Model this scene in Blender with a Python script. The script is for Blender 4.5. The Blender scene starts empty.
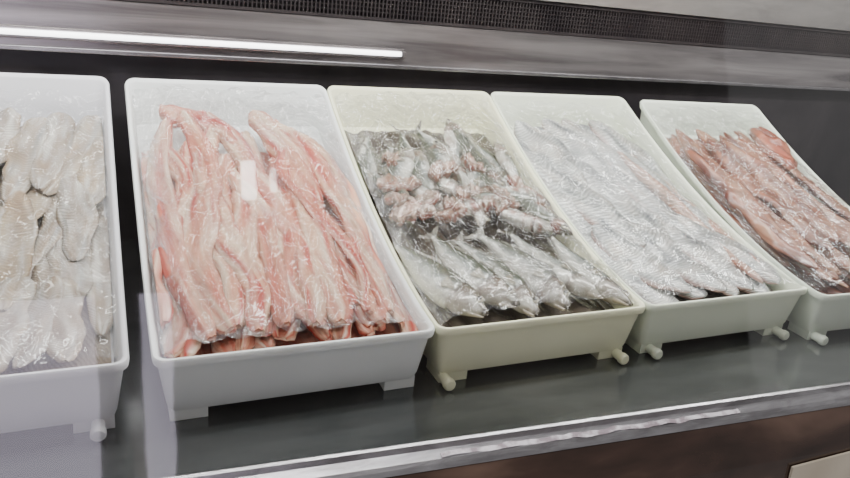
import bpy, math, random
from mathutils import Vector, Matrix, noise
random.seed(7)
W=0.34; L=0.564; HF=0.091; HB=0.302
col=bpy.context.collection

# ---------------------------------------------------------------- helpers
def newmat(name):
    m=bpy.data.materials.new(name); m.use_nodes=True
    nt=m.node_tree; b=nt.nodes['Principled BSDF']
    return m,nt,b
def N(nt,t,**kw):
    n=nt.nodes.new(t)
    for k,v in kw.items(): setattr(n,k,v)
    return n
def ramp(nt,fac,stops):
    r=N(nt,'ShaderNodeValToRGB'); e=r.color_ramp.elements
    while len(e)<len(stops): e.new(0.5)
    for i,(p,c) in enumerate(stops):
        e[i].position=p; e[i].color=(c[0],c[1],c[2],1)
    nt.links.new(fac,r.inputs[0]); return r.outputs[0]
def noise_tex(nt,scale,detail=4,vec=None,rough=0.55,dist=0):
    n=N(nt,'ShaderNodeTexNoise'); n.inputs['Scale'].default_value=scale
    n.inputs['Detail'].default_value=detail; n.inputs['Roughness'].default_value=rough
    n.inputs['Distortion'].default_value=dist
    if vec is not None: nt.links.new(vec,n.inputs['Vector'])
    return n.outputs[0]
def coords(nt,scale=(1,1,1),which='Object'):
    t=N(nt,'ShaderNodeTexCoord'); m=N(nt,'ShaderNodeMapping')
    m.inputs['Scale'].default_value=scale
    nt.links.new(t.outputs[which],m.inputs[0]); return m.outputs[0]
def math2(nt,op,a,b_=None,c=None):
    n=N(nt,'ShaderNodeMath',operation=op)
    for i,v in enumerate((a,b_,c)):
        if v is None: continue
        if isinstance(v,(int,float)): n.inputs[i].default_value=v
        else: nt.links.new(v,n.inputs[i])
    return n.outputs[0]
def bump(nt,b,h,strength=0.2,dist=0.01,inp='Normal'):
    n=N(nt,'ShaderNodeBump'); n.inputs['Strength'].default_value=strength
    n.inputs['Distance'].default_value=dist
    nt.links.new(h,n.inputs['Height']); nt.links.new(n.outputs[0],b.inputs[inp]); return n
def mesh_obj(name,verts,faces,mat=None,smooth=True,colors=None,uvs=None,parent=None):
    me=bpy.data.meshes.new(name); me.from_pydata([tuple(v) for v in verts],[],faces); me.update()
    if smooth:
        me.polygons.foreach_set('use_smooth',[True]*len(me.polygons))
    if colors:
        a=me.color_attributes.new('Col','FLOAT_COLOR','POINT')
        flat=[]
        for c in colors: flat+= [c[0],c[1],c[2],1.0]
        a.data.foreach_set('color',flat)
    if uvs:
        ul=me.uv_layers.new(name='UVMap'); d=[]
        for l in me.loops: d+=list(uvs[l.vertex_index])
        ul.data.foreach_set('uv',d)
    o=bpy.data.objects.new(name,me); col.objects.link(o)
    if mat: me.materials.append(mat)
    if parent: o.parent=parent
    return o
def boxgeo(x0,x1,y0,y1,z0,z1):
    v=[(x,y,z) for x in (x0,x1) for y in (y0,y1) for z in (z0,z1)]
    f=[(0,1,3,2),(4,6,7,5),(0,4,5,1),(2,3,7,6),(0,2,6,4),(1,5,7,3)]
    return v,f
def box(name,x0,x1,y0,y1,z0,z1,mat,bev=0.0,parent=None):
    v,f=boxgeo(x0,x1,y0,y1,z0,z1)
    o=mesh_obj(name,v,f,mat,smooth=False,parent=parent)
    if bev:
        m=o.modifiers.new('b','BEVEL'); m.width=bev; m.segments=3
    return o
def lerp(a,b,t): return a+(b-a)*t
def mixc(a,b,t):
    t=max(0,min(1,t)); return tuple(a[i]+(b[i]-a[i])*t for i in range(3))
def interp(tab,s):
    for i in range(len(tab)-1):
        if s<=tab[i+1][0]:
            a,b=tab[i],tab[i+1]; t=(s-a[0])/(b[0]-a[0]); t=t*t*(3-2*t)*0.5+t*0.5
            return a[1]+(b[1]-a[1])*t
    return tab[-1][1]

# ---------------------------------------------------------------- materials
def plastic(name,c,edge=None):
    m,nt,b=newmat(name)
    v=coords(nt)
    n=noise_tex(nt,9,5,v)
    cc=ramp(nt,n,[(0.3,tuple(x*0.92 for x in c)),(0.7,c)])
    nt.links.new(cc,b.inputs['Base Color'])
    b.inputs['Roughness'].default_value=0.38
    b.inputs['Subsurface Weight'].default_value=0.06
    b.inputs['Subsurface Radius'].default_value=(0.02,0.02,0.015)
    b.inputs['Subsurface Scale'].default_value=0.3
    bump(nt,b,noise_tex(nt,300,2,v),0.05,0.001)
    return m
def flesh(name,chev=0.3,rough=0.3,streak=(0.75,0.3,0.28),streakamt=0.25,scale=60,sss=0.06,met=0.0,bs=0.5,su=2.5,sv=9):
    m,nt,b=newmat(name)
    at=N(nt,'ShaderNodeAttribute'); at.attribute_name='Col'
    uv=N(nt,'ShaderNodeTexCoord').outputs['UV']
    sep=N(nt,'ShaderNodeSeparateXYZ'); nt.links.new(uv,sep.inputs[0])
    a1=math2(nt,'ABSOLUTE',math2(nt,'SUBTRACT',sep.outputs[1],0.25))
    m1=math2(nt,'MULTIPLY_ADD',a1,0.35,sep.outputs[0])
    oc=coords(nt)
    nn=noise_tex(nt,25,3,oc)
    m2=math2(nt,'MULTIPLY_ADD',nn,0.06,m1)
    sn=math2(nt,'SINE',math2(nt,'MULTIPLY',m2,scale*3.2))
    mp=N(nt,'ShaderNodeMapping'); mp.inputs['Scale'].default_value=(su,sv,1); nt.links.new(uv,mp.inputs[0])
    add=N(nt,'ShaderNodeVectorMath',operation='ADD'); nt.links.new(mp.outputs[0],add.inputs[0])
    sc=N(nt,'ShaderNodeVectorMath',operation='SCALE'); nt.links.new(oc,sc.inputs[0]); sc.inputs['Scale'].default_value=14
    nt.links.new(sc.outputs[0],add.inputs[1])
    sk=noise_tex(nt,1.0,5,add.outputs[0])
    skr=ramp(nt,sk,[(0.46,(0,0,0)),(0.62,(1,1,1))])
    sm=math2(nt,'MULTIPLY',skr,streakamt)
    mx=N(nt,'ShaderNodeMix',data_type='RGBA'); nt.links.new(sm,mx.inputs[0]); nt.links.new(at.outputs['Color'],mx.inputs[6]); mx.inputs[7].default_value=(*streak,1)
    cm=N(nt,'ShaderNodeMapRange'); nt.links.new(sn,cm.inputs[0]); cm.inputs[1].default_value=-1; cm.inputs[2].default_value=1; cm.inputs[3].default_value=1-chev*0.35; cm.inputs[4].default_value=1
    mul=N(nt,'ShaderNodeVectorMath',operation='SCALE'); nt.links.new(mx.outputs[2],mul.inputs[0]); nt.links.new(cm.outputs[0],mul.inputs['Scale'])
    nt.links.new(mul.outputs[0],b.inputs['Base Color'])
    b.inputs['Roughness'].default_value=rough; b.inputs['Metallic'].default_value=met
    b.inputs['Coat Weight'].default_value=0.5; b.inputs['Coat Roughness'].default_value=0.1
    b.inputs['Subsurface Weight'].default_value=sss
    b.inputs['Subsurface Radius'].default_value=(0.02,0.008,0.006); b.inputs['Subsurface Scale'].default_value=0.3
    h=math2(nt,'MULTIPLY_ADD',sn,chev*0.2,noise_tex(nt,70,4,oc))
    bump(nt,b,h,bs,0.005)
    return m
def film(name,base=0.03,amt=0.3,scale=14,tint=(0.85,0.86,0.87),bd=0.045,fm=1.4,cap=0.28):
    m,nt,b=newmat(name)
    nt.nodes.remove(b)
    out=nt.nodes['Material Output']
    oc=coords(nt,(1,0.55,1))
    n1=noise_tex(nt,scale,4,oc,0.55,1.4)
    n2=noise_tex(nt,scale*2.7,3,oc,0.5,1.0)
    ab=math2(nt,'ABSOLUTE',math2(nt,'SUBTRACT',n1,0.5))
    cr=ramp(nt,ab,[(0.0,(1,1,1)),(0.02,(0.25,0.25,0.25)),(0.06,(0,0,0))])
    at=N(nt,'ShaderNodeAttribute'); at.attribute_name='Col'
    amt2=math2(nt,'MULTIPLY_ADD',at.outputs['Fac'],amt*4,amt*0.3)
    fac=math2(nt,'MULTIPLY_ADD',cr,amt2,base)
    f2=N(nt,'ShaderNodeMath',operation='ADD'); nt.links.new(fac,f2.inputs[0])
    nt.links.new(at.outputs['Fac'],f2.inputs[1]); f2.use_clamp=True
    bp=N(nt,'ShaderNodeBump'); bp.inputs['Strength'].default_value=1.0; bp.inputs['Distance'].default_value=bd
    ridge=math2(nt,'MULTIPLY',math2(nt,'MINIMUM',ab,0.12),-1.6)
    nt.links.new(math2(nt,'MULTIPLY_ADD',n2,0.3,ridge),bp.inputs['Height'])
    tr=N(nt,'ShaderNodeBsdfTransparent')
    df=N(nt,'ShaderNodeBsdfPrincipled'); df.inputs['Base Color'].default_value=(*tint,1); df.inputs['Roughness'].default_value=0.2
    nt.links.new(bp.outputs[0],df.inputs['Normal'])
    gl=N(nt,'ShaderNodeBsdfGlossy'); gl.inputs['Roughness'].default_value=0.05
    nt.links.new(bp.outputs[0],gl.inputs['Normal'])
    fr=N(nt,'ShaderNodeFresnel'); fr.inputs['IOR'].default_value=1.5; nt.links.new(bp.outputs[0],fr.inputs['Normal'])
    ff=math2(nt,'MINIMUM',math2(nt,'MULTIPLY',fr.outputs[0],fm),cap)
    mx1=N(nt,'ShaderNodeMixShader'); nt.links.new(f2.outputs[0],mx1.inputs[0]); nt.links.new(tr.outputs[0],mx1.inputs[1]); nt.links.new(df.outputs[0],mx1.inputs[2])
    mx2=N(nt,'ShaderNodeMixShader'); nt.links.new(ff,mx2.inputs[0]); nt.links.new(mx1.outputs[0],mx2.inputs[1]); nt.links.new(gl.outputs[0],mx2.inputs[2])
    nt.links.new(mx2.outputs[0],out.inputs['Surface'])
    return m
def metal(name,c1,c2,rough=0.3,scale=(1,8,8),met=0.8,bs=0.05,nscale=6):
    m,nt,b=newmat(name)
    v=coords(nt,scale)
    n=noise_tex(nt,nscale,6,v,0.6,0.6)
    nt.links.new(ramp(nt,n,[(0.35,c1),(0.68,c2)]),b.inputs['Base Color'])
    b.inputs['Metallic'].default_value=met; b.inputs['Roughness'].default_value=rough
    bump(nt,b,n,bs,0.01)
    return m
def glow(name,c,s):
    m,nt,b=newmat(name); b.inputs['Base Color'].default_value=(0.8,0.8,0.8,1)
    b.inputs['Emission Color'].default_value=(*c,1); b.inputs['Emission Strength'].default_value=s; return m

M_tub={0:plastic('tub_plastic_lilac',(0.76,0.76,0.80)),1:plastic('tub_plastic_white',(0.78,0.81,0.80)),
       2:plastic('tub_plastic_cream',(0.83,0.83,0.60)),3:plastic('tub_plastic_greenish',(0.78,0.83,0.68)),4:plastic('tub_plastic_grey',(0.72,0.78,0.67))}

# ---------------------------------------------------------------- tub shape
def rimz(y):
    t=max(0,min(1,y/L)); return HF+(HB-HF)*t**1.55
def base(y):
    t=max(0,min(1,y/L)); return rimz(y)-0.036-0.028*t*t
def perim(inset,r=0.016):
    x0,x1,y0,y1=inset,W-inset,inset,L-inset
    r=max(0.004,r-inset*0.5); P=[]
    def arc(cx,cy,a0):
        for k in range(6):
            a=a0+math.pi/2*k/5; P.append((cx+r*math.cos(a),cy+r*math.sin(a)))
    def line(ax,ay,bx,by,n):
        for k in range(1,n): P.append((lerp(ax,bx,k/n),lerp(ay,by,k/n)))
    arc(x1-r,y0+r,-math.pi/2); line(x1,y0+r,x1,y1-r,30)
    arc(x1-r,y1-r,0); line(x1-r,y1,x0+r,y1,8)
    arc(x0+r,y1-r,math.pi/2); line(x0,y1-r,x0,y0+r,30)
    arc(x0+r,y0+r,math.pi); line(x0+r,y0,x1-r,y0,8)
    return P
def tub_mesh(pegs):
    V=[];F=[]
    layers=[(0.018,lambda y:0.014),(0.0145,lambda y:0.024),(0.0055,lambda y:rimz(y)-0.012),(0.001,lambda y:rimz(y)-0.010),(0.0,lambda y:rimz(y)-0.003),
            (0.0015,lambda y:rimz(y)),(0.005,lambda y:rimz(y)),(0.0075,lambda y:rimz(y)-0.003),(0.016,lambda y:base(y)-0.004)]
    n=None
    for ins,zf in layers:
        P=perim(ins); n=len(P)
        for (x,y) in P: V.append((x,y,zf(y)))
    for k in range(len(layers)-1):
        for i in range(n):
            j=(i+1)%n
            F.append((k*n+i,k*n+j,(k+1)*n+j,(k+1)*n+i))
    F.append(tuple(range(n-1,-1,-1)))
    s=len(V); ny=40
    for i in range(ny+1):
        y=lerp(0.015,L-0.015,i/ny)
        V.append((0.015,y,base(y)-0.003)); V.append((W-0.015,y,base(y)-0.003))
    for i in range(ny): F.append((s+2*i,s+2*i+1,s+2*i+3,s+2*i+2))
    for fx0,fx1 in ((0.018,0.060),(W-0.060,W-0.018)):
        for fy0,fy1 in ((0.0185,0.06),(L-0.06,L-0.0185)):
            v,f=boxgeo(fx0,fx1,fy0,fy1,0.0005,0.0165); o=len(V); V+=v; F+=[tuple(o+a for a in q) for q in f]
    for px in pegs:
        o=len(V); m=18; r=0.0085
        prof=[(0.022,r*0.85),(0.004,r*0.85),(0.003,r),(-0.003,r),(-0.0055,r*0.8),(-0.006,0.001)]
        for (yy,rr) in prof:
            for k in range(m):
                a=2*math.pi*k/m; V.append((px+rr*math.cos(a),yy,0.009+rr*math.sin(a)))
        for q in range(len(prof)-1):
            for k in range(m):
                kk=(k+1)%m; F.append((o+q*m+k,o+(q+1)*m+k,o+(q+1)*m+kk,o+q*m+kk))
        F.append(tuple(o+(len(prof)-1)*m+k for k in range(m)))
    return V,F
places=[(-0.022-W,0.004,0.0),(0,0,0),(W,0,0),(2*W,0,0),(1.036,-0.030,-0.045)]
def place_obj(o,i):
    x,y,a=places[i]
    if i==4:
        R=Matrix.Rotation(a,4,'Z')
        o.matrix_world=Matrix.Translation((x,y+L,0))@R@Matrix.Translation((0.0,-L,0))
    else: o.location=(x,y,0)
for i in range(5):
    pg={0:[W-0.035],1:[],2:[0.024,W-0.03],3:[0.034,W-0.035],4:[0.03,W-0.03]}[i]
    V,F=tub_mesh(pg)
    o=mesh_obj('plastic_fish_tub',V,F,M_tub[i]); 
    md=o.modifiers.new('e','EDGE_SPLIT'); md.split_angle=math.radians(50)
    place_obj(o,i)

# ---------------------------------------------------------------- fillets
class Heap:
    def __init__(s): s.V=[];s.F=[];s.C=[];s.U=[]
    def bed(s,c1,c2,seed,y0=0.018,y1=0.525,h=0.006,bumph=0.010):
        o=len(s.V); nx,ny=40,70
        for j in range(ny+1):
            for i in range(nx+1):
                x=lerp(0.018,W-0.018,i/nx); y=lerp(y0,y1,j/ny)
                q=noise.noise(Vector((x*55,y*14,seed)))
                s.V.append((x,y,base(y)+h+bumph*q)); s.C.append(mixc(c1,c2,0.5+q)); s.U.append((j/ny,i/nx*4))
        for j in range(ny):
            for i in range(nx):
                a=o+j*(nx+1)+i; s.F.append((a,a+1,a+nx+2,a+nx+1))
    def fillet(s,pts,w,th,zoff,colf,seed,wp=None,roll=0,groove=0.15,mound=0.012,edge=0.10,curl=0.0,lump=0.28,wob=0.45,n=24):
        m=40;o=len(s.V)
        wp=wp or [(0,0.12),(0.06,0.5),(0.2,0.9),(0.45,1),(0.75,0.8),(0.93,0.45),(1,0.1)]
        cp=[Vector((p[0],p[1])) for p in pts]
        def cr(u):
            k=len(cp)-1; x=min(u*k,k-1e-6); i=int(x); t=x-i
            p0=cp[max(i-1,0)];p1=cp[i];p2=cp[i+1];p3=cp[min(i+2,k)]
            return 0.5*((2*p1)+(p2-p0)*t+(2*p0-5*p1+4*p2-p3)*t*t+(3*p1-p0-3*p2+p3)*t**3)
        for i in range(m+1):
            u=i/m; c=cr(u); d=(cr(min(1,u+0.01))-cr(max(0,u-0.01)))
            if d.length<1e-9: d=Vector((0,1))
            d.normalize(); nr=Vector((d.y,-d.x))
            ww=w*interp(wp,u)
            wl=ww*(1+edge*2.2*noise.noise(Vector((u*7,seed,1.3)))); wr=ww*(1+edge*2.2*noise.noise(Vector((u*7,seed,8.3))))
            tt=th*(interp(wp,u)**0.6)*(1+0.2*noise.noise(Vector((u*5,seed,5))))
            rr=roll+wob*noise.noise(Vector((u*2.6,seed*1.7,9)))
            for k in range(n):
                a=2*math.pi*k/n; ca,sa=math.cos(a),math.sin(a)
                lx=(wr if ca>0 else wl)*0.5*math.copysign(abs(ca)**0.85,ca); lz=tt*(0.62*sa if sa>0 else 0.35*sa)
                if sa>0: lz-=tt*groove*math.exp(-((ca-0.12)/0.2)**2)
                lz+=tt*lump*noise.noise(Vector((lx*110,u*10,seed)))
                lz-=curl*ca*ca*tt
                X=lx*math.cos(rr)-lz*math.sin(rr); Z=lx*math.sin(rr)*0.8+lz*math.cos(rr)
                x=c.x+nr.x*X; y=c.y+nr.y*X
                x=max(0.014,min(W-0.014,x)); y=max(0.016,min(L-0.02,y))
                z=base(y)+zoff+Z+mound*math.sin(math.pi*max(0,min(1,x/W)))+0.008*noise.noise(Vector((u*3,seed*2.1,4)))
                z=max(z,base(y)-0.001)
                s.V.append((x,y,z)); s.C.append(colf(u,ca,sa,seed)); s.U.append((u,k/n))
        for i in range(m):
            for k in range(n):
                kk=(k+1)%n; s.F.append((o+i*n+k,o+i*n+kk,o+(i+1)*n+kk,o+(i+1)*n+k))
        s.F.append(tuple(o+k for k in range(n))); s.F.append(tuple(o+m*n+k for k in range(n-1,-1,-1)))
    def obj(s,name,mat,i):
        o=mesh_obj(name,s.V,s.F,mat,colors=s.C,uvs=s.U); place_obj(o,i); return o
def rnd(a,b): return random.uniform(a,b)
def nz(*a): return noise.noise(Vector(a))
leaf=[(0,0.15),(0.10,0.6),(0.28,0.92),(0.5,1),(0.75,0.82),(0.92,0.45),(1,0.08)]
long_=[(0,0.35),(0.08,0.75),(0.3,1),(0.6,0.95),(0.82,0.65),(0.95,0.32),(1,0.10)]

# tub 1 : pale cream / silvery white fillets
def col_white(u,ca,sa,sd):
    c=mixc((0.62,0.51,0.36),(0.54,0.53,0.50),0.5+1.8*nz(sd,2,2))
    n=nz(u*4,ca*2,sd); n2=nz(u*5,ca*8,sd+9)
    c=mixc(c,(0.44,0.29,0.15),max(0,n)*1.3+max(0,abs(ca)-0.78)*2.2)
    c=mixc(c,(0.24,0.26,0.27),max(0,-n)*1.3)
    c=mixc(c,(0.74,0.71,0.65),max(0,n2)*1.8)
    c=mixc(c,(0.30,0.22,0.15),max(0,-n2-0.08)*1.8)
    if abs(ca-0.12)<0.12 and sa>0: c=mixc(c,(0.32,0.22,0.15),0.5)
    return c
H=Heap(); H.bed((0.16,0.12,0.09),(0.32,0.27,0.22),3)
for row,(yc,ln) in enumerate([(0.43,0.20),(0.32,0.21),(0.21,0.21),(0.11,0.19)]):
    for k in range(9):
        x=0.028+k*0.036+rnd(-.010,.010)
        if x>0.322: continue
        y0=min(.525,yc+ln*0.5+rnd(-.03,.03)); y1=max(.022,yc-ln*0.5+rnd(-.02,.03))
        s=rnd(-0.02,0.045)
        H.fillet([(x+s,y0),(x+s*0.6+rnd(-.008,.008),lerp(y0,y1,.35)),(x,lerp(y0,y1,.7)),(x-s*0.5,y1)],rnd(.044,.060),rnd(.009,.012),0.010+rnd(0,.016)-row*0.001,col_white,rnd(0,90),wp=long_,roll=rnd(-.4,.4),curl=0.35,lump=0.2,edge=0.14,wob=0.4,groove=0.25)
H.obj('white_fish_fillets',flesh('white_flesh',0.8,0.25,(0.28,0.22,0.16),0.5,85,bs=0.35,sv=14),0)

# tub 2 : long pale pink fillets with red streaks
def col_pink(u,ca,sa,sd):
    r=0.5+0.5*math.sin(sd*12.9)
    c=mixc((0.72,0.46,0.30),(0.64,0.31,0.21),r)
    n=nz(u*3,ca*1.5,sd); n2=nz(u*3.0,ca*7,sd+40)
    c=mixc(c,(0.34,0.035,0.028),max(0,abs(ca)-0.58)*2.3*(0.35+r))
    c=mixc(c,(0.56,0.16,0.11),max(0,n)*1.5)
    c=mixc(c,(0.75,0.58,0.43),max(0,-n)*2.0)
    c=mixc(c,(0.42,0.05,0.04),max(0,n2-0.12)*3.0)
    c=mixc(c,(0.78,0.63,0.50),max(0,-n2-0.12)*2.2)
    return c
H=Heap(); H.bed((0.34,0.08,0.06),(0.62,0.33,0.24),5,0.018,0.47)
wp2=[(0,0.3),(0.05,0.6),(0.2,0.85),(0.5,1),(0.8,0.9),(0.95,0.65),(1,0.3)]
for lay in range(3):
    for k in range(8):
        x=0.036+k*0.038+rnd(-.012,.012)
        y0=rnd(0.38,0.51); y1=rnd(0.018,0.026) if lay==0 else rnd(0.022,0.08); b=rnd(-.04,.04)
        xt=0.155+(x-0.165)*0.80+rnd(-.025,.025)
        H.fillet([(xt,y0),(xt*0.5+x*0.5+b,lerp(y0,y1,.25)),(x+b*0.3,lerp(y0,y1,.5)),(x-b*0.5,lerp(y0,y1,.75)),(x+rnd(-.014,.014),y1)],rnd(.034,.056),rnd(.010,.014),0.010+lay*0.011+rnd(0,.010),col_pink,rnd(0,90),wp=wp2,roll=rnd(-.6,.6),groove=0.4,edge=0.24,curl=0.5,wob=0.7,lump=0.4)
for pts,w,s in [([(0.060,0.49),(0.040,0.36),(0.045,0.2),(0.065,0.022)],.042,2.1),
              ([(0.135,0.48),(0.105,0.38),(0.110,0.25),(0.135,0.13),(0.12,0.022)],.052,7.7),
              ([(0.14,0.36),(0.170,0.26),(0.16,0.18),(0.15,0.022)],.038,11.2),
              ([(0.195,0.50),(0.240,0.40),(0.235,0.24),(0.215,0.022)],.054,14.9),
              ([(0.20,0.49),(0.285,0.42),(0.312,0.30),(0.300,0.18),(0.27,0.022)],.042,21.3),
              ([(0.05,0.515),(0.09,0.50),(0.13,0.47),(0.16,0.42)],.038,31.3),
              ([(0.16,0.3),(0.205,0.2),(0.20,0.12),(0.185,0.022)],.034,25.3)]:
    H.fillet(pts,w,.015,0.038,col_pink,s,wp=wp2,roll=rnd(-.35,.35),groove=0.4,edge=0.22,curl=0.6,lump=0.4)
H.obj('pink_fish_fillets',flesh('pink_flesh',0.10,0.25,(0.44,0.07,0.05),0.55,34,su=1.2,sv=14),1)

# tub 4 : silvery fillets with faint pink edges
def col_silver(u,ca,sa,sd):
    c=(0.54,0.56,0.54)
    n=nz(u*5,ca*2,sd); n2=nz(u*6,ca*6,sd+9)
    c=mixc(c,(0.13,0.15,0.165),max(0,n)*1.5+(0.6 if abs(ca+0.25)<0.12 else 0))
    c=mixc(c,(0.66,0.59,0.50),max(0,-n)*1.2)
    c=mixc(c,(0.76,0.77,0.74),max(0,n2)*1.8)
    c=mixc(c,(0.42,0.12,0.08),max(0,ca-0.74)*2.6)
    return c
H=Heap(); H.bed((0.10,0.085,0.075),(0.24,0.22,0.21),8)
for row,(yc,ln) in enumerate([(0.43,0.22),(0.29,0.26),(0.13,0.21)]):
    for lay in range(2):
        for k in range(4):
            x=0.060+k*0.070+lay*0.03+rnd(-.006,.006)
            y0=min(.525,yc+ln*0.5+rnd(-.02,.02)); y1=max(.024,yc-ln*0.5+rnd(-.01,.01)); s=rnd(-0.08,-0.03)
            H.fillet([(x+s,y0),(x+s*.4,lerp(y0,y1,.35)),(x,lerp(y0,y1,.7)),(x+rnd(0,.02),y1)],rnd(.070,.084),rnd(.012,.015),0.007+lay*0.014+rnd(0,.005),col_silver,rnd(0,90),wp=leaf,roll=rnd(-.35,.05),curl=0.5,lump=0.12,wob=0.3)
for x in (0.265,0.30):
    H.fillet([(x-.03,0.42),(x,0.3),(x+.012,0.18),(x+.005,0.04)],.032,.018,.026,lambda u,ca,sa,sd:mixc((0.55,0.24,0.16),(0.62,0.50,0.41),0.5+nz(u*4,ca*3,sd)),x*40,curl=0.2)
H.obj('silver_fish_fillets',flesh('silver_flesh',1.2,0.18,(0.22,0.21,0.20),0.3,70,0.03,0.1,bs=0.3),3)

# tub 5 : reddish brown long fillets
def col_brown(u,ca,sa,sd):
    r=0.5+0.5*math.sin(sd*7.3)
    c=mixc((0.38,0.155,0.085),(0.23,0.072,0.04),r)
    n=nz(u*4,ca*1.8,sd); n2=nz(u*5,ca*6,sd+20)
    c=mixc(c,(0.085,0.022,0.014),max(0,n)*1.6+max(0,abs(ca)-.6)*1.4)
    c=mixc(c,(0.46,0.26,0.16),max(0,-n)*1.6)
    c=mixc(c,(0.45,0.32,0.23),max(0,n2-0.22)*2.0)
    return c
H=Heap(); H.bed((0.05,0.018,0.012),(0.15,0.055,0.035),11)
for lay in range(3):
    for k in range(8):
        x=0.04+k*0.037+rnd(-.010,.010); y0=rnd(0.43,0.52); y1=rnd(0.024,0.12); b=rnd(-.025,.025)
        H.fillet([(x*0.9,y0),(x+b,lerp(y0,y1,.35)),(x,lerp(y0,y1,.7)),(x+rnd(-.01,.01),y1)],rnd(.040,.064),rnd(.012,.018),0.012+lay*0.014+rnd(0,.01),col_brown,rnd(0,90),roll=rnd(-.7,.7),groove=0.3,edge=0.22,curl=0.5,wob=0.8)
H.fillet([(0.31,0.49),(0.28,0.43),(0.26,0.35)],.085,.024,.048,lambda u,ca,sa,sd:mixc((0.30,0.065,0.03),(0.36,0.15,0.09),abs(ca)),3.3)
H.obj('brown_fish_fillets',flesh('brown_flesh',0.15,0.25,(0.10,0.026,0.016),0.5,26,su=1.5,sv=12),4)

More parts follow.
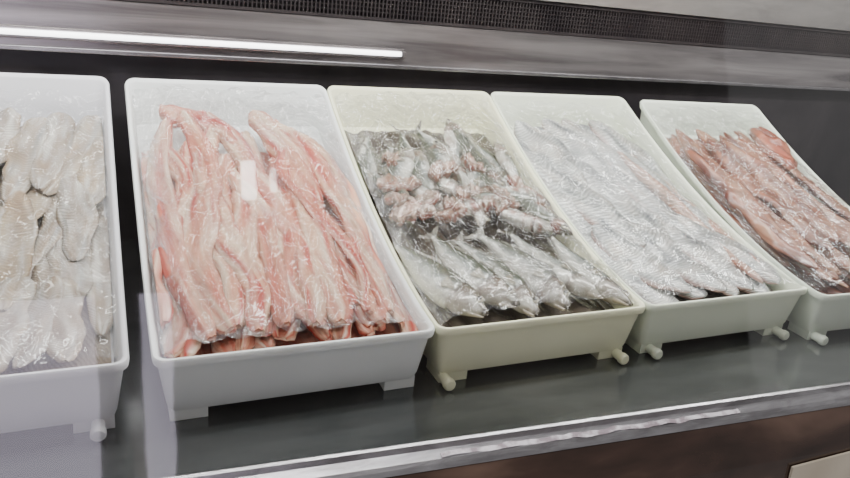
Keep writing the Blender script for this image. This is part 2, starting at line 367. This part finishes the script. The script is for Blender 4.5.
# ---------------------------------------------------------------- whole fish (tub 3)
dep=[(0,0.10),(0.03,0.26),(0.10,0.55),(0.2,0.85),(0.35,1.0),(0.55,0.88),(0.75,0.52),(0.88,0.24),(0.93,0.20)]
thk=[(0,0.10),(0.05,0.4),(0.15,0.85),(0.3,1.0),(0.55,0.85),(0.8,0.4),(0.93,0.12)]
def whole_fish(H,cx,cy,ang,ln,depth,th,zoff,seed,roll=0.0,bloody=0.0,bend=0.0,flip=1,pale=0.0):
    d=Vector((math.cos(ang),math.sin(ang))); nr=Vector((-d.y,d.x))*flip
    def P(s,lat,up):
        a=(0.5-s)*ln; lat2=lat*math.cos(roll)-up*math.sin(roll); up2=lat*math.sin(roll)+up*math.cos(roll)
        lat2+=bend*((s-0.5)**2)*ln
        x=cx+d.x*a+nr.x*lat2; y=cy+d.y*a+nr.y*lat2
        x=max(0.014,min(W-0.014,x)); y=max(0.016,min(L-0.02,y))
        z=base(y)+zoff+up2+0.010*math.sin(math.pi*max(0,min(1,x/W)))
        return (x,y,max(z,base(y)))
    m=36;n=24;o=len(H.V)
    green=mixc((0.05,0.06,0.03),(0.085,0.10,0.07),0.5+0.5*math.sin(seed*5))
    green=mixc(green,(0.18,0.185,0.16),pale)
    for i in range(m+1):
        s=0.93*i/m
        D=depth*0.5*interp(dep,s); T=th*0.5*interp(thk,s)
        for k in range(n):
            a=2*math.pi*k/n; ca,sa=math.cos(a),math.sin(a)
            g=0
            if 0.235<s<0.265: g=-0.08
            H.V.append(P(s,D*ca*(1+g),T*sa*(1+g*2)))
            lat=ca; nn=nz(s*14,ca*2,seed)
            c=mixc((0.70,0.70,0.63),(0.33,0.37,0.36),(lat+0.6)*1.5+0.9*nn)
            c=mixc(c,green,(lat+0.08)*2.0+0.6*nn)
            if s<0.25:
                c=mixc(c,(0.18,0.135,0.095),0.55+0.6*nn)
                if s>0.13: c=mixc(c,(0.26,0.07,0.05),bloody*(0.5+nn))
            if 0.235<s<0.265: c=mixc(c,(0.07,0.02,0.015),0.6+0.4*bloody)
            if 0.25<s<0.6 and lat<-0.2: c=mixc(c,(0.40,0.20,0.15),bloody*(0.3+1.2*nn))
            if s<0.03: c=(0.08,0.07,0.06)
            H.C.append(c); H.U.append((s,k/n))
    for i in range(m):
        for k in range(n):
            kk=(k+1)%n; H.F.append((o+i*n+k,o+i*n+kk,o+(i+1)*n+kk,o+(i+1)*n+k))
    H.F.append(tuple(o+k for k in range(n))); H.F.append(tuple(o+m*n+k for k in range(n-1,-1,-1)))
    def sheet(rows,c1,c2):
        o=len(H.V); r=len(rows[0])
        for a,row in enumerate(rows):
            for b,p in enumerate(row):
                H.V.append(P(*p)); H.C.append(mixc(c1,c2,(b%2)*0.6+a/len(rows)*0.4)); H.U.append((a/len(rows),b/r))
        for a in range(len(rows)-1):
            for b in range(r-1):
                q=o+a*r+b; H.F.append((q,q+1,q+r+1,q+r))
    rows=[]
    for a in range(5):
        t=a/4; row=[]
        for b in range(9):
            v=-1+b/4; s=0.925+t*(0.05+0.055*abs(v)); row.append((s,v*depth*(0.10+0.36*t),0.0012*((b%2)*2-1)*t))
        rows.append(row)
    sheet(rows,(0.10,0.10,0.08),(0.25,0.24,0.20))
    for (s0,s1,sg,hh) in ((0.33,0.47,1,0.22),(0.52,0.78,1,0.13),(0.50,0.80,-1,0.13)):
        rows=[]
        for t in (0,0.5,1):
            row=[]
            for b in range(9):
                s=lerp(s0,s1,b/8); D=depth*0.5*interp(dep,s)
                h=hh*depth*(1-b/8*0.75)*min(1,b*0.9+0.15)
                row.append((s+0.03*t,sg*(D*0.96+h*t),0.0008*((b%2)*2-1)))
            rows.append(row)
        sheet(rows,(0.12,0.12,0.09),(0.25,0.24,0.20))
    rows=[]
    for t in range(4):
        rows.append([(0.27+0.035*t,-0.05*depth+(b-2)*depth*(0.02+0.022*t),th*0.5*interp(thk,0.3)+0.001+0.0006*(b%2)) for b in range(5)])
    sheet(rows,(0.22,0.20,0.14),(0.36,0.34,0.27))
    for rr,c,hz in ((0.0062,(0.55,0.52,0.40),0.000),(0.0042,(0.004,0.004,0.006),0.0018)):
        o=len(H.V); up=th*0.5*interp(thk,0.10)*0.8+hz; q=8
        for a in range(4):
            ph=a/3*math.pi/2
            for b in range(q):
                an=2*math.pi*b/q
                H.V.append(P(0.10+rr/ln*math.cos(ph)*math.cos(an),0.16*depth+rr*math.cos(ph)*math.sin(an),up+rr*0.55*math.sin(ph))); H.C.append(c); H.U.append((0.1,0.2))
        for a in range(3):
            for b in range(q):
                bb=(b+1)%q; H.F.append((o+a*q+b,o+a*q+bb,o+(a+1)*q+bb,o+(a+1)*q+b))
    o=len(H.V)
    for i in range(5):
        t=i/4
        for k in range(6):
            a=2*math.pi*k/6
            H.V.append(P(0.005+0.10*t,-depth*(0.13+0.12*t)+0.0022*math.cos(a)*(0.5+t),0.003*math.sin(a)*(0.5+t)))
            H.C.append((0.42,0.37,0.30)); H.U.append((t*.1,0.3))
    for i in range(4):
        for k in range(6):
            kk=(k+1)%6; H.F.append((o+i*6+k,o+i*6+kk,o+(i+1)*6+kk,o+(i+1)*6+k))
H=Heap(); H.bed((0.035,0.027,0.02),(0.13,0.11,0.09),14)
D2=math.radians
for lay in range(2):
  for k in range(7):
    whole_fish(H,0.035+k*0.044+rnd(-.012,.012),0.435+rnd(-.04,.015)-lay*0.05,D2(93+rnd(-30,30)+(180 if random.random()<.3 else 0)),rnd(.13,.18),rnd(.036,.050),.026,0.012+lay*.012+rnd(0,.008)+0.006*(k%2),rnd(0,90),roll=rnd(-.5,.5),bloody=rnd(0.1,0.5),bend=rnd(-.5,.5),flip=random.choice((1,-1)),pale=rnd(0,.4))
for k in range(6):
    whole_fish(H,0.05+k*0.048,0.325+rnd(-.03,.02),D2(-85+rnd(-50,50)),rnd(.13,.17),rnd(.036,.046),.026,0.028+rnd(0,.008),rnd(0,90),roll=rnd(-.5,.5),bloody=rnd(0.3,0.8),bend=rnd(-.5,.5),flip=random.choice((1,-1)),pale=rnd(0,.4))
def col_gut(u,ca,sa,sd):
    n=nz(u*6,ca*2,sd); n2=nz(u*12,ca*5,sd)
    c=mixc((0.44,0.26,0.18),(0.66,0.54,0.45),0.5+1.5*n)
    c=mixc(c,(0.20,0.06,0.04),max(0,abs(ca)-0.5)*1.5+max(0,n2)*1.3)
    return mixc(c,(0.11,0.08,0.06),max(0,-n2)*1.7)
for (x0,y0,x1,y1,w) in ((.025,.325,.10,.315,.036),(.025,.290,.12,.280,.036),(.022,.252,.10,.250,.034),(.09,.232,.15,.24,.028),(.15,.285,.20,.297,.030),(.12,.338,.18,.35,.028),(.27,.33,.31,.27,.032),(.22,.30,.26,.26,.028),(.18,.255,.23,.245,.03),(.12,.27,.15,.25,.03),(.20,.38,.23,.34,.028),(.06,.40,.09,.36,.028)):
    H.fillet([(x0,y0),(lerp(x0,x1,.5),lerp(y0,y1,.5)+rnd(-.01,.01)),(x1,y1)],w,.018,.040+rnd(0,.006),col_gut,rnd(0,90),roll=rnd(-.6,.8),groove=1.1,edge=0.35,lump=.4)
for (x,y,a,b) in ((0.20,0.272,200,0),(0.27,0.285,-20,0),(0.29,0.245,-60,.3),(0.235,0.232,-35,0)):
    whole_fish(H,x,y,D2(a),.13,.042,.028,0.040,rnd(0,90),roll=rnd(-.4,.4),bloody=0.9,bend=rnd(-.3,.3),flip=random.choice((1,-1)),pale=.2)
for k in range(6):
    whole_fish(H,0.048+k*0.049,0.120+rnd(-.016,.012),D2(-72+rnd(-12,10)),rnd(.19,.22),rnd(.048,.058),.034,0.024+0.006*(k%2),rnd(0,90),roll=0.15+rnd(-.25,.25),bloody=rnd(0,.3),bend=rnd(-.35,.35),flip=1,pale=rnd(0,.15))
H.obj('whole_silver_fish',flesh('fish_skin',0.10,0.16,(0.12,0.11,0.07),0.35,90,0.0,0.12,bs=0.25),2)

# ---------------------------------------------------------------- plastic bag liners
def bag(i,mat,name,h=0.03,seed=1,y0=0.018,y1=0.54,side=0.05,veil=None,edgev=0.13,amp=1.0):
    V=[];F=[];C=[]; nx,ny=90,140
    for j in range(ny+1):
        for k in range(nx+1):
            u=k/nx; x=lerp(0.0105,W-0.0105,u); y=lerp(y0,y1,j/ny)
            e=min(u,1-u)*W; ey=min(j/ny,1-j/ny)*(y1-y0)
            zc=base(y)+h+0.012*math.sin(math.pi*u)
            zr=rimz(y)-0.005+0.004*noise.noise(Vector((y*20,seed,u*3)))
            t=max(0,1-e/side); t=max(t,max(0,1-ey/0.035)*(0.6 if j<ny/2 else 0.5)); t=t*t*(3-2*t)
            z=lerp(zc,zr,t)
            wx=x+0.02*nz(x*20,y*20,seed+1)
            rg=(1-min(1,abs(nz(wx*22,y*9,seed*3))*3.2)); rg2=(1-min(1,abs(nz(wx*48,y*34,seed*5))*3))
            c=(rg*0.010+rg2*0.0045)*amp
            z+=c*(1-0.5*t)
            V.append((x,y,z))
            vv=edgev*t*(0.6+1.0*abs(nz(x*30,y*22,seed+7)))+0.25*max(0,nz(x*14,y*9,seed+3)-0.36)
            if veil: vv+=veil(x,y)
            C.append((vv,vv,vv))
    for j in range(ny):
        for k in range(nx):
            a=j*(nx+1)+k; F.append((a,a+1,a+nx+2,a+nx+1))
    o=mesh_obj(name,V,F,mat,colors=C); place_obj(o,i); return o
Mf=film('clear_bag_film',0.0,0.16,11)
Mf2=film('milky_bag_film',0.0,0.06,6,(0.76,0.78,0.78),bd=0.028,fm=1.1,cap=0.20)
bag(0,Mf2,'plastic_bag_liner',0.036,1,edgev=0.10,amp=0.7)
bag(1,Mf,'plastic_bag_liner',0.056,2,side=0.055,edgev=0.24)
bag(2,Mf,'plastic_bag_liner',0.060,3,side=0.04,edgev=0.14)
def veil4(x,y):
    d=((x-0.165)/0.08)**2+((y-0.33)/0.13)**2
    return 0.30*(1-d)**0.5 if d<1 else 0
bag(3,Mf2,'plastic_bag_liner',0.044,4,veil=veil4,edgev=0.12,amp=0.8)
bag(4,Mf,'plastic_bag_liner',0.054,5,edgev=0.05)

# ---------------------------------------------------------------- display case
Md=metal('deck_steel',(0.10,0.11,0.11),(0.20,0.21,0.21),0.16,(1,3,3),0.8,0.03,3)
V=[(-1.2,0.62,0),(-1.2,-0.018,0),(2.6,-0.231,0),(2.6,0.62,0),(-1.2,0.62,-0.02),(-1.2,-0.018,-0.02),(2.6,-0.231,-0.02),(2.6,0.62,-0.02)]
F=[(0,1,2,3),(4,7,6,5),(0,4,5,1),(1,5,6,2),(2,6,7,3),(3,7,4,0)]
mesh_obj('display_case_deck',V,F,Md,smooth=False)
Mrail=metal('rail_steel',(0.26,0.25,0.26),(0.46,0.45,0.47),0.28,(3,14,14),0.85,0.08,5)
def extr(name,prof,mat,x0=-1.2,x1=2.6,n=60,jit=0.0):
    V=[];F=[];m=len(prof)
    for i in range(n+1):
        x=lerp(x0,x1,i/n); yb=-0.085-(x-0.0)*0.056
        for (py,pz) in prof: V.append((x,yb+py+jit*noise.noise(Vector((x*45,py*90,2))),pz+jit*0.6*noise.noise(Vector((x*61,pz*90,7)))))
    for i in range(n):
        for k in range(m):
            kk=(k+1)%m; F.append((i*m+k,i*m+kk,(i+1)*m+kk,(i+1)*m+k))
    F.append(tuple(range(m-1,-1,-1))); F.append(tuple(n*m+k for k in range(m)))
    return mesh_obj(name,V,F,mat,smooth=False)
extr('trim_rail',[(0.004,-0.02),(0.004,0.004),(0.0,0.006),(-0.004,0.005),(-0.006,-0.002),(-0.019,-0.006),(-0.022,-0.010),(-0.022,-0.018),(-0.0,-0.02)],Mrail)
Mtape,nt,b=newmat('torn_white_sealant'); b.inputs['Roughness'].default_value=0.5
nt.links.new(ramp(nt,noise_tex(nt,60,5,coords(nt)),[(0.42,(0.22,0.18,0.20)),(0.6,(0.5,0.47,0.5))]),b.inputs['Base Color'])
extr('sealant_strip',[(-0.012,-0.0035),(-0.013,-0.002),(-0.016,-0.003),(-0.019,-0.0045),(-0.016,-0.006)],Mtape,x0=0.30,x1=0.74,n=240,jit=0.003)
Map,nt,b=newmat('dark_reflective_apron')
v=coords(nt,(1.2,1,3)); n=noise_tex(nt,3,4,v,0.5,0.5)
nt.links.new(ramp(nt,n,[(0.3,(0.022,0.012,0.009)),(0.5,(0.055,0.031,0.023)),(0.72,(0.17,0.105,0.078))]),b.inputs['Base Color'])
b.inputs['Roughness'].default_value=0.12; b.inputs['Metallic'].default_value=0.3
extr('wall_front_apron',[(-0.004,-0.020),(-0.020,-0.018),(-0.030,-0.09),(-0.03,-0.6),(-0.004,-0.6)],Map)
Mtag,nt,b=newmat('beige_card')
nt.links.new(ramp(nt,noise_tex(nt,8,3,coords(nt)),[(0.3,(0.36,0.31,0.24)),(0.7,(0.46,0.41,0.33))]),b.inputs['Base Color'])
V=[]
for x,z in ((0.855,-0.104),(1.12,-0.085),(1.12,-0.30),(0.875,-0.30)):
    for dy in (-0.0305,-0.034): V.append((x,-0.085-x*0.056+dy-0.001,z))
mesh_obj('beige_sign_card',V,[(1,3,5,7),(0,6,4,2),(0,2,3,1),(2,4,5,3),(4,6,7,5),(6,0,1,7)],Mtag,smooth=False)

# back wall bands
Mdark=metal('dark_recess',(0.015,0.013,0.016),(0.04,0.035,0.038),0.35,(1,1,1),0.2)
box('wall_back',-1.2,2.9,0.606,0.63,-0.02,1.0,Mdark)
Msteel=metal('back_steel',(0.18,0.165,0.17),(0.42,0.39,0.39),0.2,(0.8,1,14),0.7,0.05,2.5)  # mottling painted into the colour for blurred reflections in the steel
box('trim_back_panel',-1.2,2.9,0.592,0.606,0.335,0.420,Msteel,0.003)
Mlip=metal('lip_steel',(0.22,0.21,0.22),(0.36,0.35,0.36),0.25,(2,1,1),0.8)
box('trim_back_lip',-1.2,2.9,0.584,0.592,0.333,0.341,Mlip,0.002)
V=[];F=[]
def addbox(*a):
    v,f=boxgeo(*a); o=len(V); V.extend(v); F.extend([tuple(o+q for q in t) for t in f])
addbox(-1.2,2.9,0.590,0.606,0.420,0.425); addbox(-1.2,2.9,0.590,0.606,0.476,0.482)
for r in range(6): addbox(-1.2,2.9,0.594,0.600,0.4325+r*0.0080,0.4345+r*0.0080)
x=-1.2
while x<2.9: addbox(x,x+0.0024,0.592,0.602,0.425,0.478); x+=0.0075
Mgr=metal('grille_plastic',(0.02,0.016,0.018),(0.045,0.037,0.037),0.4,(1,1,1),0.1)
mesh_obj('air_return_grille',V,F,Mgr,smooth=False)
Mup=metal('upper_panel',(0.36,0.34,0.33),(0.50,0.48,0.46),0.4,(1,3,3),0.3)
V=[(-1.2,0.606,0.482),(2.9,0.606,0.482),(2.9,0.585,0.484),(-1.2,0.585,0.484),(-1.2,0.50,0.66),(2.9,0.50,0.66),(-1.2,0.606,0.70),(2.9,0.606,0.70)]
F=[(0,3,2,1),(3,4,5,2),(4,6,7,5),(0,1,7,6),(0,6,4,3),(1,2,5,7)]
mesh_obj('trim_upper_panel',V,F,Mup,smooth=False)
Mem=glow('streak_glow',(1,0.98,1),6.0)  # glowing bar stands in for the reflected streak of a tube light
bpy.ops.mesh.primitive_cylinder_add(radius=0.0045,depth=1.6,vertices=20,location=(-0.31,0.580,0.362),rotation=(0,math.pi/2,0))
t=bpy.context.object; t.name='streak_bar'; t.data.materials.append(Mem)
par=bpy.data.objects.new('fluorescent_reflection',None); col.objects.link(par)
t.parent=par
box('streak_backing',-1.1,0.50,0.586,0.592,0.352,0.371,Msteel,0.002,parent=par)  # backing and end piece made up to carry the reflection bar
box('streak_end',0.490,0.498,0.574,0.592,0.356,0.368,Msteel,0.002,parent=par)

# ---------------------------------------------------------------- glass front, shop wall and the added glow panels it reflects
Mg,nt,b=newmat('case_glass'); nt.nodes.remove(b)
tr=N(nt,'ShaderNodeBsdfTransparent'); tr.inputs[0].default_value=(0.98,0.985,0.98,1)
gl=N(nt,'ShaderNodeBsdfGlossy'); gl.inputs['Roughness'].default_value=0.03; gl.inputs[0].default_value=(1,1,1,1)
fr=N(nt,'ShaderNodeFresnel'); fr.inputs['IOR'].default_value=1.5
bp=N(nt,'ShaderNodeBump'); bp.inputs['Strength'].default_value=0.06; bp.inputs['Distance'].default_value=0.01
nt.links.new(noise_tex(nt,5,2,coords(nt)),bp.inputs['Height']); nt.links.new(bp.outputs[0],gl.inputs['Normal'])
mx=N(nt,'ShaderNodeMixShader'); nt.links.new(math2(nt,'MULTIPLY',fr.outputs[0],1.7),mx.inputs[0]); nt.links.new(tr.outputs[0],mx.inputs[1]); nt.links.new(gl.outputs[0],mx.inputs[2])
nt.links.new(mx.outputs[0],nt.nodes['Material Output'].inputs['Surface'])
def yb(x): return -0.089-x*0.056
V=[(-1.2,yb(-1.2),0.004),(2.6,yb(2.6),0.004),(2.6,yb(2.6)+0.22,0.95),(-1.2,yb(-1.2)+0.22,0.95)]
mesh_obj('front_glass',V,[(0,1,2,3)],Mg,smooth=False)
Mshop=metal('shop_wall_paint',(0.06,0.05,0.05),(0.26,0.22,0.21),0.7,(1,1,0.4),0.0,0.0,2)
box('wall_shop',-3.0,3.5,-3.3,-3.2,-1.0,2.2,Mshop)
Mband=glow('band_panel_glow',(0.88,0.80,1.0),3.2); Mhighw=glow('highlight_glow_white',(1,0.97,0.95),22.0)
box('glass_band_panel_1',-0.24,-0.10,-3.2,-3.18,-0.95,0.25,Mband)  # unseen violet glow panels, added to reflect as soft bands in the glass
box('glass_band_panel_2',-0.95,-0.44,-3.2,-3.18,-0.95,0.25,Mband)
box('glass_highlight_panel',0.28,0.35,-3.2,-3.16,0.72,0.92,Mhighw,0.01)  # unseen bright panels, added to reflect as highlights in the glass
box('glass_highlight_panel',0.43,0.46,-3.2,-3.16,0.76,0.88,glow('highlight_glow_warm',(1,0.9,0.85),14.0),0.01)

# ---------------------------------------------------------------- lights
def area(name,loc,rot,sx,sy,e,c=(1,1,1)):
    l=bpy.data.lights.new(name,'AREA'); l.shape='RECTANGLE'; l.size=sx; l.size_y=sy; l.energy=e; l.color=c
    o=bpy.data.objects.new(name,l); col.objects.link(o); o.location=loc; o.rotation_euler=rot; return o
area('hood_lamp',(0.6,0.14,1.0),(math.radians(-2),0,0),2.6,0.08,30,(1,0.995,0.975))
area('film_glint_light',(0.7,0.45,0.92),(math.radians(-12),0,0),2.8,0.06,9,(1,0.995,0.975))  # extra unseen light, added for glints on the bag film
area('shop_ceiling_lamp',(-0.4,-1.3,2.4),(math.radians(35),0,math.radians(-15)),2.2,0.5,98,(1,0.985,0.965))
w=bpy.data.worlds.new('world'); bpy.context.scene.world=w; w.use_nodes=True
w.node_tree.nodes['Background'].inputs[0].default_value=(0.90,0.88,0.88,1); w.node_tree.nodes['Background'].inputs[1].default_value=0.38

# ---------------------------------------------------------------- camera
cam=bpy.data.cameras.new('camera'); co=bpy.data.objects.new('camera',cam); col.objects.link(co)
cam.sensor_width=36; cam.lens=715.83*36/850; cam.clip_start=0.01
co.location=(-0.0370,-0.7175,0.5109); co.rotation_euler=(1.2151,-0.1026,-0.4079)
bpy.context.scene.camera=co
